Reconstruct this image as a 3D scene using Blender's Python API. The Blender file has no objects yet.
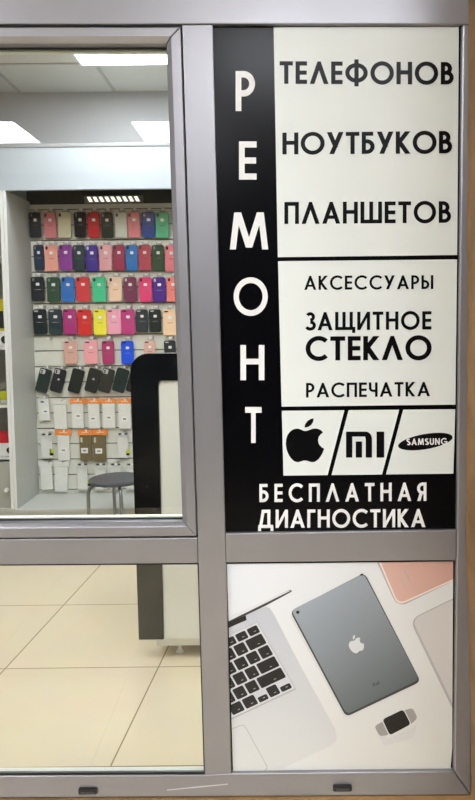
import bpy, bmesh, math, random
from mathutils import Vector, Matrix
random.seed(7)
sc = bpy.context.scene
C = sc.collection

# ------------------------------------------------------------------ camera
F, CX, CY = 680.0, 275.0, 400.0
CAM = Vector((0, -1.36, 1.40))
pitch, roll = math.atan(80 / F), 0.012
fwd = Vector((0, math.cos(pitch), -math.sin(pitch)))
up0 = Vector((0, math.sin(pitch), math.cos(pitch)))
rt0 = Vector((1, 0, 0))
rt = rt0 * math.cos(roll) - up0 * math.sin(roll)
up = rt0 * math.sin(roll) + up0 * math.cos(roll)
cam = bpy.data.cameras.new('camera'); co = bpy.data.objects.new('camera', cam); C.objects.link(co)
M = Matrix((rt, up, -fwd)).transposed().to_4x4(); M.translation = CAM
co.matrix_world = M
cam.sensor_fit = 'AUTO'; cam.sensor_width = 36; cam.lens = F / 800 * 36
cam.shift_x = -(CX - 237.5) / 800; cam.shift_y = 0
cam.clip_start = 0.02
sc.camera = co

def ray(px, py): return fwd + rt * ((px - CX) / F) + up * ((CY - py) / F)
def P(px, py, Y):
    d = ray(px, py); return CAM + d * ((Y - CAM.y) / d.y)
def PZ(px, py, z):
    d = ray(px, py); return CAM + d * ((z - CAM.z) / d.z)
def PX(X, py, Y):                       # height on the plane Y at world X for an image row
    lo = 275.0
    for _ in range(6):
        p = P(lo, py, Y); lo += (X - p.x) * F / (Y - CAM.y)
    return P(lo, py, Y).z

# ------------------------------------------------------------------ materials
def lin(c): return tuple(((v / 255 + 0.055) / 1.055) ** 2.4 if v > 10 else v / 255 / 12.92 for v in c)
MC = {}
def mat(name, c, rough=0.5, metal=0.0, noise=0.0, nscale=20.0, emit=0.0, spec=0.5, bump=0.0, coat=0.0, alpha=1.0, stretch=None):
    if name in MC: return MC[name]
    m = bpy.data.materials.new(name); m.use_nodes = True
    nt = m.node_tree; b = nt.nodes['Principled BSDF']
    col = lin(c) + (1,)
    b.inputs['Base Color'].default_value = col
    b.inputs['Roughness'].default_value = rough; b.inputs['Metallic'].default_value = metal
    b.inputs['Specular IOR Level'].default_value = spec
    b.inputs['Coat Weight'].default_value = coat
    b.inputs['Alpha'].default_value = alpha
    if emit:
        b.inputs['Emission Color'].default_value = col; b.inputs['Emission Strength'].default_value = emit
    if noise or bump:
        tc = nt.nodes.new('ShaderNodeTexCoord'); n = nt.nodes.new('ShaderNodeTexNoise')
        n.inputs['Scale'].default_value = nscale; n.inputs['Detail'].default_value = 5
        if stretch:
            mp = nt.nodes.new('ShaderNodeMapping'); mp.inputs['Scale'].default_value = stretch
            nt.links.new(tc.outputs['Object'], mp.inputs['Vector']); nt.links.new(mp.outputs[0], n.inputs['Vector'])
        else: nt.links.new(tc.outputs['Object'], n.inputs['Vector'])
        if noise:
            r = nt.nodes.new('ShaderNodeValToRGB')
            r.color_ramp.elements[0].position = .3; r.color_ramp.elements[1].position = .7
            r.color_ramp.elements[0].color = tuple(v * (1 - noise) for v in col[:3]) + (1,)
            r.color_ramp.elements[1].color = tuple(min(1, v * (1 + noise)) for v in col[:3]) + (1,)
            nt.links.new(n.outputs['Fac'], r.inputs['Fac']); nt.links.new(r.outputs['Color'], b.inputs['Base Color'])
        if bump:
            bp = nt.nodes.new('ShaderNodeBump'); bp.inputs['Strength'].default_value = bump; bp.inputs['Distance'].default_value = .01
            nt.links.new(n.outputs['Fac'], bp.inputs['Height']); nt.links.new(bp.outputs['Normal'], b.inputs['Normal'])
    MC[name] = m; return m

def flat(c, rough=.5, **k):
    return mat('paint_%d_%d_%d_%d' % (*c, int(rough * 100)), c, rough, **k)

def glass_mat():
    m = bpy.data.materials.new('window_glass'); m.use_nodes = True; nt = m.node_tree
    for n in list(nt.nodes): nt.nodes.remove(n)
    out = nt.nodes.new('ShaderNodeOutputMaterial'); mix = nt.nodes.new('ShaderNodeMixShader')
    tr = nt.nodes.new('ShaderNodeBsdfTransparent'); gl = nt.nodes.new('ShaderNodeBsdfGlossy'); fr = nt.nodes.new('ShaderNodeFresnel')
    tr.inputs['Color'].default_value = (.975, .985, .98, 1); gl.inputs['Roughness'].default_value = 0.0
    fr.inputs['IOR'].default_value = 1.45
    nt.links.new(fr.outputs[0], mix.inputs[0]); nt.links.new(tr.outputs[0], mix.inputs[1]); nt.links.new(gl.outputs[0], mix.inputs[2])
    nt.links.new(mix.outputs[0], out.inputs['Surface']); return m

ALU = mat('grey_aluminium', (150, 149, 153), .36, .6, noise=.04, nscale=6, stretch=(1, 1, 1))
DARK = mat('black_gasket', (14, 14, 15), .6)
GLASS = glass_mat()
WHITE_WALL = mat('white_plaster', (176, 176, 176), .8, noise=.02, nscale=8)
CEILM = mat('ceiling_tile_white', (208, 204, 192), .85, noise=.05, nscale=120)
GRIDM = mat('ceiling_grid_grey', (176, 172, 164), .5)
SLAT = mat('slatwall_grey', (218, 219, 207), .5, noise=.02, nscale=10)
GROOVE = mat('slatwall_groove', (112, 112, 104), .6)
CABM = mat('cabinet_grey_laminate', (186, 188, 182), .45, noise=.03, nscale=4, stretch=(1, 1, 6))
CABW = mat('cabinet_white_edge', (228, 230, 228), .4)
FASC = mat('fascia_white', (178, 187, 193), .45)
OLIVE = mat('dark_olive_board', (62, 60, 48), .35)
BLACKG = mat('black_gloss_plastic', (6, 9, 12), .22, spec=.25)
KWHITE = mat('kiosk_white_paint', (236, 239, 230), .45, noise=.02, nscale=5)
STEEL = mat('hook_steel', (190, 190, 188), .3, .9)
STOOLM = mat('stool_grey_metal', (88, 92, 98), .4, .5)
TAG = mat('price_tag_white', (225, 225, 220), .5)
ORANGE = mat('orange_card', (240, 140, 60), .5, noise=.1, nscale=60)
SIGNB = mat('sign_black_vinyl', (6, 6, 9), .22, spec=.12)
SIGNW = mat('sign_white_vinyl', (225, 230, 226), .4, spec=.3)
OCHRE = mat('ochre_plaster', (148, 116, 77), .75, noise=.2, nscale=14, bump=.5)
LED = mat('led_diffuser', (246, 250, 255), .5, emit=9.5)
LEDOUT = mat('led_diffuser_hall', (240, 243, 250), .5, emit=14.5)
REFLGLOW = mat('reflection_glow', (255, 252, 240), .5, emit=.55)  # glow standing in for a striped reflection, not a lamp

def tile_mat(name, c, grout, size, ox, oy, rough, skew=0.0, wid=None):
    m = bpy.data.materials.new(name); m.use_nodes = True; nt = m.node_tree; b = nt.nodes['Principled BSDF']
    N = nt.nodes.new; L = nt.links.new
    tc = N('ShaderNodeTexCoord'); mp = N('ShaderNodeMapping'); mp.inputs['Location'].default_value = (-ox, -oy, 0)
    L(tc.outputs['Object'], mp.inputs['Vector'])
    sx = N('ShaderNodeSeparateXYZ'); cx = N('ShaderNodeCombineXYZ'); ml = N('ShaderNodeMath'); ml.operation = 'MULTIPLY_ADD'
    L(mp.outputs[0], sx.inputs[0]); L(sx.outputs['Y'], ml.inputs[0]); ml.inputs[1].default_value = -skew; L(sx.outputs['X'], ml.inputs[2])
    L(ml.outputs[0], cx.inputs['X']); L(sx.outputs['Y'], cx.inputs['Y'])
    br = N('ShaderNodeTexBrick'); br.offset = 0; br.squash = 1
    br.inputs['Scale'].default_value = 1; br.inputs['Brick Width'].default_value = wid or size; br.inputs['Row Height'].default_value = size
    br.inputs['Mortar Size'].default_value = .0028; br.inputs['Mortar Smooth'].default_value = 0.1; br.inputs['Bias'].default_value = 0
    a = lin(c)
    br.inputs['Color1'].default_value = a + (1,); br.inputs['Color2'].default_value = tuple(v * .95 for v in a) + (1,)
    br.inputs['Mortar'].default_value = lin(grout) + (1,)
    L(cx.outputs[0], br.inputs['Vector'])
    ns = N('ShaderNodeTexNoise'); ns.inputs['Scale'].default_value = 5; ns.inputs['Detail'].default_value = 6
    L(tc.outputs['Object'], ns.inputs['Vector'])
    mx = N('ShaderNodeMix'); mx.data_type = 'RGBA'; mx.blend_type = 'MULTIPLY'; mx.inputs['Factor'].default_value = .12
    L(br.outputs['Color'], mx.inputs['A']); L(ns.outputs['Color'], mx.inputs['B'])
    L(mx.outputs['Result'], b.inputs['Base Color'])
    b.inputs['Roughness'].default_value = rough
    return m

# ------------------------------------------------------------------ mesh helpers
class MB:
    def __init__(s): s.v = []; s.f = []; s.mi = []
    def poly(s, pts, m=0):
        s.np = getattr(s, 'np', 0) + 1
        if getattr(s, 'stack', False): pts = [(p[0], p[1] - s.np * 6e-6, p[2]) for p in pts]
        n = len(s.v); s.v += [tuple(p) for p in pts]; s.f.append(list(range(n, n + len(pts)))); s.mi.append(m)
    def lean(s, k, z0):
        s.v = [(x + k * (z - z0), y, z) for x, y, z in s.v]; return s
    def box(s, a, b, m=0):
        x0, y0, z0 = a; x1, y1, z1 = b
        s.prism([(x0, z0), (x1, z0), (x1, z1), (x0, z1)], y0, y1, m)
    def prism(s, xz, y0, y1, m=0, side=None):
        side = m if side is None else side
        n = len(xz); k = len(s.v)
        s.v += [(x, y0, z) for x, z in xz] + [(x, y1, z) for x, z in xz]
        s.f.append(list(range(k, k + n))); s.mi.append(m)
        s.f.append(list(range(k + 2 * n - 1, k + n - 1, -1))); s.mi.append(m)
        for i in range(n):
            j = (i + 1) % n; s.f.append([k + j, k + i, k + n + i, k + n + j]); s.mi.append(side)
    def prism_px(s, pts, Y, depth, m=0):
        w = [P(x, y, Y) for x, y in pts]; s.prism([(p.x, p.z) for p in w], Y, Y + depth, m)
    def cyl(s, p0, p1, r0, r1=None, n=14, m=0, cap=True):
        r1 = r0 if r1 is None else r1
        p0, p1 = Vector(p0), Vector(p1); d = (p1 - p0).normalized()
        a = d.orthogonal().normalized(); b = d.cross(a); k = len(s.v)
        for p, r in ((p0, r0), (p1, r1)):
            for i in range(n):
                t = 2 * math.pi * i / n; s.v.append(tuple(p + (a * math.cos(t) + b * math.sin(t)) * r))
        for i in range(n):
            j = (i + 1) % n; s.f.append([k + i, k + j, k + n + j, k + n + i]); s.mi.append(m)
        if cap:
            s.f.append(list(range(k + n - 1, k - 1, -1))); s.mi.append(m); s.f.append(list(range(k + n, k + 2 * n))); s.mi.append(m)
    def tube(s, pts, r, n=10, m=0):
        pts = [Vector(p) for p in pts]; k = len(s.v); prev = None
        for i, p in enumerate(pts):
            d = (pts[min(i + 1, len(pts) - 1)] - pts[max(i - 1, 0)]).normalized()
            a = d.orthogonal().normalized() if prev is None else (prev - d * prev.dot(d)).normalized()
            prev = a; b = d.cross(a)
            for q in range(n):
                t = 2 * math.pi * q / n; s.v.append(tuple(p + (a * math.cos(t) + b * math.sin(t)) * r))
        for i in range(len(pts) - 1):
            for q in range(n):
                j = (q + 1) % n; s.f.append([k + i * n + q, k + i * n + j, k + (i + 1) * n + j, k + (i + 1) * n + q]); s.mi.append(m)
        s.f.append(list(range(k + n - 1, k - 1, -1))); s.mi.append(m)
        e = k + (len(pts) - 1) * n; s.f.append(list(range(e, e + n))); s.mi.append(m)
    def build(s, name, mats, parent=None, bevel=0, seg=2, smooth=False, origin=None):
        if not isinstance(mats, (list, tuple)): mats = [mats]
        o0 = Vector(origin) if origin is not None else Vector((0, 0, 0))
        me = bpy.data.meshes.new(name)
        me.from_pydata([tuple(Vector(v) - o0) for v in s.v], [], s.f)
        for m in mats: me.materials.append(m)
        for p, i in zip(me.polygons, s.mi): p.material_index = i; p.use_smooth = smooth
        bm = bmesh.new(); bm.from_mesh(me); bmesh.ops.recalc_face_normals(bm, faces=bm.faces[:]) if not getattr(s, 'keep', False) else None
        bm.to_mesh(me); bm.free()
        ob = bpy.data.objects.new(name, me); C.objects.link(ob)
        if parent is not None:
            ob.parent = parent; ob.location = o0 - wloc(parent)
        else: ob.location = o0
        if bevel:
            bv = ob.modifiers.new('bevel', 'BEVEL'); bv.width = bevel; bv.segments = seg; bv.limit_method = 'ANGLE'; bv.angle_limit = .7
            bv.harden_normals = False
        return ob
def wloc(o):
    v = Vector((0, 0, 0))
    while o is not None: v += o.location; o = o.parent
    return v
def empty(name, loc):
    o = bpy.data.objects.new(name, None); o.empty_display_size = .1; C.objects.link(o); o.location = loc; return o
def tag(o, label, cat, group=None):
    o['label'] = label; o['category'] = cat
    if group: o['group'] = group
    return o
def struct(o): o['kind'] = 'structure'; return o

def rrect(cx, cz, w, h, r, n=5, rot=0.0):
    pts = []
    for (sx, sz, a0) in ((1, -1, -90), (1, 1, 0), (-1, 1, 90), (-1, -1, 180)):
        for i in range(n + 1):
            a = math.radians(a0 + 90 * i / n)
            pts.append((sx * (w / 2 - r) + r * math.cos(a), sz * (h / 2 - r) + r * math.sin(a)))
    c, s_ = math.cos(rot), math.sin(rot)
    return [(cx + x * c - z * s_, cz + x * s_ + z * c) for x, z in pts]
def disc(cx, cz, r, n=16, rz=None):
    return [(cx + r * math.cos(2 * math.pi * i / n), cz + (rz or r) * math.sin(2 * math.pi * i / n)) for i in range(n)]

# ------------------------------------------------------------------ glyphs (cap height 1)
def arc(cx, cy, rx, ry, a0, a1, n=18):
    return [(cx + rx * math.cos(math.radians(a0 + (a1 - a0) * i / n)), cy + ry * math.sin(math.radians(a0 + (a1 - a0) * i / n))) for i in range(n + 1)]
def stroke(pts, w, closed=False):
    """quads along a centre line with mitred corners"""
    out = []; n = len(pts); h = w / 2
    def nrm(a, b):
        dx, dy = b[0] - a[0], b[1] - a[1]; l = math.hypot(dx, dy) or 1; return (-dy / l, dx / l)
    offs = []
    for i in range(n):
        if closed: a, b = nrm(pts[i - 1], pts[i]), nrm(pts[i], pts[(i + 1) % n])
        elif i == 0: a = b = nrm(pts[0], pts[1])
        elif i == n - 1: a = b = nrm(pts[-2], pts[-1])
        else: a, b = nrm(pts[i - 1], pts[i]), nrm(pts[i], pts[i + 1])
        mx, my = a[0] + b[0], a[1] + b[1]; l = math.hypot(mx, my) or 1; mx, my = mx / l, my / l
        k = h / max(.35, mx * a[0] + my * a[1]); offs.append((mx * k, my * k))
    for i in range(n if closed else n - 1):
        j = (i + 1) % n; p, q, o, r = pts[i], pts[j], offs[i], offs[j]
        out.append([(p[0] - o[0], p[1] - o[1]), (q[0] - r[0], q[1] - r[1]), (q[0] + r[0], q[1] + r[1]), (p[0] + o[0], p[1] + o[1])])
    return out
def bar(x0, y0, x1, y1, w): return [(x0 - w / 2, y0), (x0 + w / 2, y0), (x1 + w / 2, y1), (x1 - w / 2, y1)]
def glyph(ch, w):
    h = w / 2; S = []; Pg = []
    def bowl(x, r, y0, y1):                 # D-shaped bowl from a stem at x between centre-lines y0..y1
        ry = (y1 - y0) / 2; return [(h, y1), (x, y1)] + arc(x, (y0 + y1) / 2, r, ry, 90, -90)[1:-1] + [(x, y0), (h, y0)]
    if ch == 'Т': W = .58; S = [[(0, 1 - h), (W, 1 - h)], [(W / 2, 1), (W / 2, 0)]]
    elif ch == 'Е': W = .5; S = [[(h, 0), (h, 1)], [(0, 1 - h), (W, 1 - h)], [(0, .5), (W * .97, .5)], [(0, h), (W, h)]]
    elif ch in 'ЛА' or ch == 'A':
        W = .82 if ch != 'A' else .8; c = W / 2; d = w * 1.1; ti = 1 - d * 1.9
        Pg = [[(0, 0), (c - h * .75, 1), (c + h * .75, 1), (W, 0), (W - d, 0), (c, ti), (d, 0)]]
        if ch != 'Л': Pg.append([(c - .3, .22), (c + .3, .22), (c + .3 - .055, .22 + w * .9), (c - .3 + .055, .22 + w * .9)])
    elif ch == 'Ф': W = .98; S = [[(W / 2, -.1), (W / 2, 1.1)]] + [('c', arc(W / 2, .5, W / 2 - h, .40 - h * .6, 0, 360, 32)[:-1])]
    elif ch == 'О': W = 1.02; S = [('c', arc(W / 2, .5, W / 2 - h, .52 - h, 0, 360, 36)[:-1])]
    elif ch == 'Н': W = .68; S = [[(h, 0), (h, 1)], [(W - h, 0), (W - h, 1)], [(0, .53), (W, .53)]]
    elif ch == 'В': W = .56; r1 = (1 - h - .52) / 2; r2 = (.52 - h) / 2; S = [[(h, 0), (h, 1)], bowl(W - .07 - h - r1, r1, .52, 1 - h), bowl(W - h - r2, r2, h, .52)]
    elif ch == 'Р': W = .54; r = (1 - h - .44) / 2; S = [[(h, 0), (h, 1)], bowl(W - h - r, r, .44, 1 - h)]
    elif ch == 'Б': W = .55; r = (.57 - h) / 2; S = [[(h, 0), (h, 1)], [(0, 1 - h), (W - .06, 1 - h)], bowl(W - h - r, r, h, .57)]
    elif ch == 'Ы': W = .8; r = (.57 - h) / 2; S = [[(h, 0), (h, 1)], bowl(.53 - h - r, r, h, .57), [(W - h, 0), (W - h, 1)]]
    elif ch == 'У': W = .7; Pg = [bar(h * 1.1, 1, W / 2 + .02, .32, w * 1.15), bar(W - h * 1.1, 1, W * .29, 0, w * 1.15)]
    elif ch == 'К': W = .62; S = [[(h, 0), (h, 1)]]; Pg = [bar(h + .04, .5, W - h * 1.2, 1, w * 1.3), bar(h + .06, .54, W - h * 1.2, 0, w * 1.3)]
    elif ch == 'П': W = .66; S = [[(h, 0), (h, 1 - h), (W - h, 1 - h), (W - h, 0)]]
    elif ch == 'Ш': W = .98; S = [[(h, 1), (h, h), (W - h, h), (W - h, 1)], [(W / 2, 0), (W / 2, 1)]]
    elif ch == 'Щ': W = 1.06; V = .96; S = [[(h, 1), (h, h), (V - h, h), (V - h, 1)], [(V / 2, 0), (V / 2, 1)], [(V - h, h), (W - h * .6, h), (W - h * .6, -.16)]]
    elif ch == 'С' or ch == 'G':
        W = .86; S = [arc(.51, .5, .51 - h, .52 - h, 45, 315, 30)]
        if ch == 'G': S.append([(.5, .45), (.9 - h * .3, .45), (.9 - h * .3, .16)])
    elif ch == 'З': W = .5; S = [arc(.24, .74, .2 - h * .3, .26 - h, 150, -90, 16), arc(.24, .265, .25 - h * .3, .265 - h + .015, 90, -155, 16)]
    elif ch == 'И': W = .7; S = [[(h, 0), (h, 1)], [(W - h, 0), (W - h, 1)]]; Pg = [bar(h, 0.02, W - h, .98, w)]
    elif ch == 'N': W = .7; S = [[(h, 0), (h, 1)], [(W - h, 0), (W - h, 1)]]; Pg = [bar(h, .98, W - h, .02, w)]
    elif ch == 'Ч': W = .56; S = [[(W - h, 0), (W - h, 1)], [(h, 1), (h, .62)] + arc(h + .19, .62, .19, .2, 180, 270, 8)[1:] + [(W - h, .42)]]
    elif ch == 'Д': W = .84; S = [[(0, h), (W, h)], [(h * .8, h), (h * .8, -.17)], [(W - h * .8, h), (W - h * .8, -.17)], [(.26, 1 - h), (.68, 1 - h)], [(.68 - h, 1), (.68 - h, 0)]]; Pg = [bar(.13, h, .28, 1, w)]
    elif ch == 'Г': W = .46; S = [[(h, 0), (h, 1 - h), (W, 1 - h)]]
    elif ch == 'Я': W = .56; r = (1 - h - .44) / 2; S = [[(W - h, 0), (W - h, 1)], [(W - x, y) for x, y in bowl(W - h - r, r, .44, 1 - h)]]; Pg = [bar(h * 1.2, 0, .26, .48, w * 1.15)]
    elif ch in 'МM': W = .9; Pg = [bar(h * .95, 0, .16 + h * .2, 1, w * .95), bar(W - h * .95, 0, W - .16 - h * .2, 1, w * .95), bar(.19, 1, W / 2, .05, w), bar(W - .19, 1, W / 2, .05, w)]
    elif ch == 'S': W = .56; S = [arc(.28, .74, .25 - h * .4, .26 - h, 40, 270, 14) + arc(.28, .26, .26 - h * .4, .26 - h, 90, -140, 14)[1:]]
    elif ch == 'U': W = .64; S = [[(h, 1), (h, .34)] + arc(W / 2, .34, W / 2 - h, .34 - h, 180, 360, 12)[1:] + [(W - h, 1)]]
    elif ch == 'i': W = w; S = [[(h, 0), (h, .66)], [(h, .8), (h, 1)]]
    elif ch == 'P': W = .52; r = .26 - h / 2; S = [[(h, 0), (h, 1)], bowl(W - h - r, r, .44, 1 - h)]
    elif ch == 'a': W = .52; S = [('c', arc(.26, .33, .26 - h, .33 - h, 0, 360, 16)[:-1]), [(W - h, 0), (W - h, .66)]]
    elif ch == 'd': W = .52; S = [('c', arc(.26, .33, .26 - h, .33 - h, 0, 360, 16)[:-1]), [(W - h, 0), (W - h, 1.05)]]
    else: W = .4
    polys = list(Pg)
    for s_ in S:
        if isinstance(s_, tuple): polys += stroke(s_[1], w, True)
        else: polys += stroke(s_, w)
    return W, polys
def text_polys(txt, w, gap):
    x = 0; out = []
    for ch in txt:
        W, ps = glyph(ch, w); out += [[(x + a, b) for a, b in p] for p in ps]; x += W + gap
    return out, x - gap
def text_px(mb, txt, x0, x1, ytl, ybl, ytr, ybr, Y, w=.17, gap=.13, m=0):
    """a line of lettering filling the box (x0,ytl)-(x0,ybl)-(x1,ytr)-(x1,ybr) on the plane Y"""
    ps, W = text_polys(txt, w, gap)
    for p in ps:
        q = []
        for a, b in p:
            t = a / W; yt = ytl + (ytr - ytl) * t; yb = ybl + (ybr - ybl) * t
            q.append(P(x0 + (x1 - x0) * t, yb + (yt - yb) * b, Y))
        mb.poly(q, m)
def bez(p0, p1, p2, p3, n=8):
    return [tuple((1 - t) ** 3 * p0[k] + 3 * (1 - t) ** 2 * t * p1[k] + 3 * (1 - t) * t * t * p2[k] + t ** 3 * p3[k] for k in (0, 1)) for t in [i / n for i in range(n)]]
def apple_polys():
    """bitten fruit mark and its leaf, unit box (width 1 x body height ~1.02), y up"""
    B = []
    B += bez((.50, .93), (.60, .93), (.68, 1.02), (.80, 1.0)); B += bez((.80, 1.0), (.88, .99), (.95, .93), (.97, .88))
    B += bez((.97, .88), (.80, .78), (.78, .52), (1.0, .40)); B += bez((1.0, .40), (.96, .24), (.84, .0), (.70, .0))
    B += bez((.70, .0), (.62, .0), (.58, .05), (.50, .05)); B += bez((.50, .05), (.42, .05), (.38, .0), (.30, .0))
    B += bez((.30, .0), (.12, .02), (.0, .34), (.0, .56)); B += bez((.0, .56), (.0, .84), (.14, 1.0), (.30, 1.0))
    B += bez((.30, 1.0), (.38, 1.0), (.44, .93), (.50, .93))
    Lf = bez((.49, 1.03), (.48, 1.15), (.58, 1.28), (.72, 1.31)) + bez((.72, 1.31), (.74, 1.17), (.63, 1.03), (.49, 1.03))
    return [B, Lf]

# ------------------------------------------------------------------ rooms
H = CAM.z
YB = 3.26                                   # slatwall face
YF = 2.86                                   # front of the cabinets
CEIL = 2.93
RX0, RX1 = -3.4, 2.4
a = PZ(60, 605, 0); b = PZ(60, 668, 0); l1 = PZ(64.5, 604, 0); tsz = abs(a.y - b.y)
FLOORM = tile_mat('cream_floor_tiles', (215, 202, 173), (136, 121, 94), tsz, l1.x, a.y, .22, .0765, .626)
HALLM = tile_mat('hall_floor_tiles', (226, 210, 176), (150, 132, 98), .6, 0, 0, .35)
m = MB(); m.box((RX0, .06, -.06), (RX1, YB + .2, 0)); struct(m.build('floor', FLOORM))
m = MB(); m.box((-3.4, -5.2, -.06), (2.4, .06, 0)); struct(m.build('floor_hall', HALLM))
# ceiling with lay-in grid
gx0 = P(110, 94.7, YB).x; gstep = gx0 - P(13.3, 94.7, YB).x
ly0 = PZ(81, 63, CEIL).y; gyst = .62
m = MB(); m.box((RX0, .06, CEIL), (RX1, YB + .2, CEIL + .05), 0)
k = -8
xs = [gx0 + gstep * i for i in range(-6, 8)]
ys = [ly0 + gyst * i for i in range(-6, 3)]
for x in xs:
    if RX0 < x < RX1: m.box((x - .010, .06, CEIL - .005), (x + .010, YB + .2, CEIL + .001), 1)
for y in ys:
    if .1 < y < YB + .15: m.box((RX0, y - .010, CEIL - .006), (RX1, y + .010, CEIL + .001), 1)
struct(m.build('ceiling', [CEILM, GRIDM]))
m = MB(); m.box((RX0, YB + .14, 0), (RX1, YB + .25, CEIL)); struct(m.build('wall_back', WHITE_WALL))
m = MB(); m.box((RX0 - .1, .06, 0), (RX0, YB + .25, CEIL)); struct(m.build('wall_left', WHITE_WALL))
m = MB(); m.box((RX1, .06, 0), (RX1 + .1, YB + .25, CEIL)); struct(m.build('wall_right', WHITE_WALL))
# hall in front of the shop window
HC = 2.80
m = MB(); m.box((-3.4, -5.2, HC), (2.4, .06, HC + .05)); struct(m.build('ceiling_hall', CEILM))
m = MB(); m.box((-3.4, -5.3, 0), (2.4, -5.2, HC)); struct(m.build('wall_hall_back', mat('hall_dark_wall', (52, 52, 54), .7, noise=.1)))
m = MB(); m.box((-3.4, -3.72, 0), (2.4, -3.6, 1.2)); struct(m.build('wall_hall_added_blocker', mat('hall_added_blocker_dark', (26, 26, 28), .7)))  # unseen partition, added to keep the floor's reflection out of the upper pane
m = MB(); m.box((-3.5, -5.2, 0), (-3.4, .06, HC)); struct(m.build('wall_hall_left', WHITE_WALL))
m = MB(); m.box((2.4, -5.2, 0), (2.5, .06, HC)); struct(m.build('wall_hall_right', WHITE_WALL))

def led_panel(x0, y0, z, w, h, mt, label, cat='ceiling light', group=None):
    e = empty('ceiling_light', (x0 + w / 2, y0 + h / 2, z - .012))
    f = MB(); t = .012
    for A, B in (((x0, y0), (x0 + w, y0 + t)), ((x0, y0 + h - t), (x0 + w, y0 + h)), ((x0, y0 + t), (x0 + t, y0 + h - t)), ((x0 + w - t, y0 + t), (x0 + w, y0 + h - t))):
        f.box((A[0], A[1], z - .012), (B[0], B[1], z - .0))
    f.build('frame', CABW, e)
    d = MB(); d.box((x0 + t, y0 + t, z - .009), (x0 + w - t, y0 + h - t, z - .002)); d.build('diffuser', mt, e)
    tag(e, label, cat, group); return e
lx = PZ(81, 63, CEIL)
led_panel(lx.x, lx.y - .6, CEIL - .006, .6, .6, LED, 'square white LED panel in the shop ceiling, seen at the top of the window')
for (dx, yy, l) in ((-.62, .16, 'added unseen square LED panel in the shop ceiling directly behind the window sash'), (.66, .16, 'added unseen square LED panel in the shop ceiling behind the top of the sign'),  # unseen panels added to brighten the shop from the front
                    (-.62, 1.05, 'added unseen square LED panel in the shop ceiling in front of the slatted cabinet'), (1.2, 1.05, 'added unseen square LED panel in the shop ceiling above the kiosk')):
    led_panel(lx.x + dx, yy, CEIL - .006, .6, .6, LED, l)
for (x, y, l) in ((-1.0, -4.12, 'square hall LED panel mirrored at the right of the window pane'), (-2.38, -4.08, 'square hall LED panel mirrored at the left of the window pane'),
                  (-.3, -2.7, 'added unseen square hall LED panel behind and above the photographer, nearest the sign'), (.5, -2.7, 'added unseen square hall LED panel behind the end of the ochre side wall'), (1.3, -2.7, 'added unseen square hall LED panel farthest right along the hall'),  # unseen panels from here on, added to light the sign and side wall
                  (-2.2, -1.9, 'added unseen square hall LED panel left of the photographer along the window front'), (-3.1, -3.3, 'added unseen square hall LED panel in the left rear of the hall')):
    led_panel(x, y, HC, .6, .6, LEDOUT, l)

# facade around the window
yb_rail = 797
zlow = PX(0, yb_rail, 0); ztop = P(200, -70, 0).z
xr_t = P(466, 24, 0).x; xr = P(471.5, 770, 0).x
xl = -1.15
m = MB(); m.box((-3.4, .0, 0), (xr + .02, .09, zlow - .002)); struct(m.build('wall_front_lower', OCHRE))
m = MB(); m.box((-3.4, -.005, ztop), (2.4, .09, 3.0)); struct(m.build('wall_front_upper', OCHRE))
m = MB(); m.box((-3.4, -.005, zlow - .002), (xl, .09, ztop)); struct(m.build('wall_front_left', OCHRE))
# ochre side wall running out from the right jamb, slightly uneven face
ET = [(-400, 468.5), (24, 467.6), (300, 466.8), (430, 466), (545, 464.6), (640, 468.5), (770, 470.9), (1300, 472)]
EZ = sorted((P(x, y, 0).z, P(x, y, 0).x) for y, x in ET)
def edge_x(z):                                # the plaster laps a little over the metal jamb
    for (z0, x0), (z1, x1) in zip(EZ, EZ[1:]):
        if z <= z1: return x0 + (x1 - x0) * max(0, (z - z0) / (z1 - z0))
    return EZ[-1][1]
bm = bmesh.new(); ny, nz = 34, 60
grid = []
for i in range(ny + 1):
    row = []
    for j in range(nz + 1):
        y = -.001 - .45 * i / ny; z = HC * j / nz
        edge = edge_x(z) + .003 * random.random()
        row.append(bm.verts.new((edge, y, z)))
    grid.append(row)
for i in range(ny):
    for j in range(nz): bm.faces.new((grid[i][j], grid[i][j + 1], grid[i + 1][j + 1], grid[i + 1][j]))
far = [bm.verts.new((xr + .25, -.45, HC * j / nz)) for j in range(nz + 1)]
for j in range(nz): bm.faces.new((grid[ny][j], grid[ny][j + 1], far[j + 1], far[j]))
far2 = [bm.verts.new((xr + .25, .0, HC * j / nz)) for j in range(nz + 1)]
for j in range(nz): bm.faces.new((far[j], far[j + 1], far2[j + 1], far2[j]))
bmesh.ops.recalc_face_normals(bm, faces=bm.faces[:])
me = bpy.data.meshes.new('wall_hall_side'); bm.to_mesh(me); bm.free(); me.materials.append(OCHRE)
o = bpy.data.objects.new('wall_hall_side', me); C.objects.link(o); struct(o)
m = MB(); m.box((xr + .02, .0, 0), (2.4, .09, ztop)); struct(m.build('wall_front_right', OCHRE))

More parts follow.
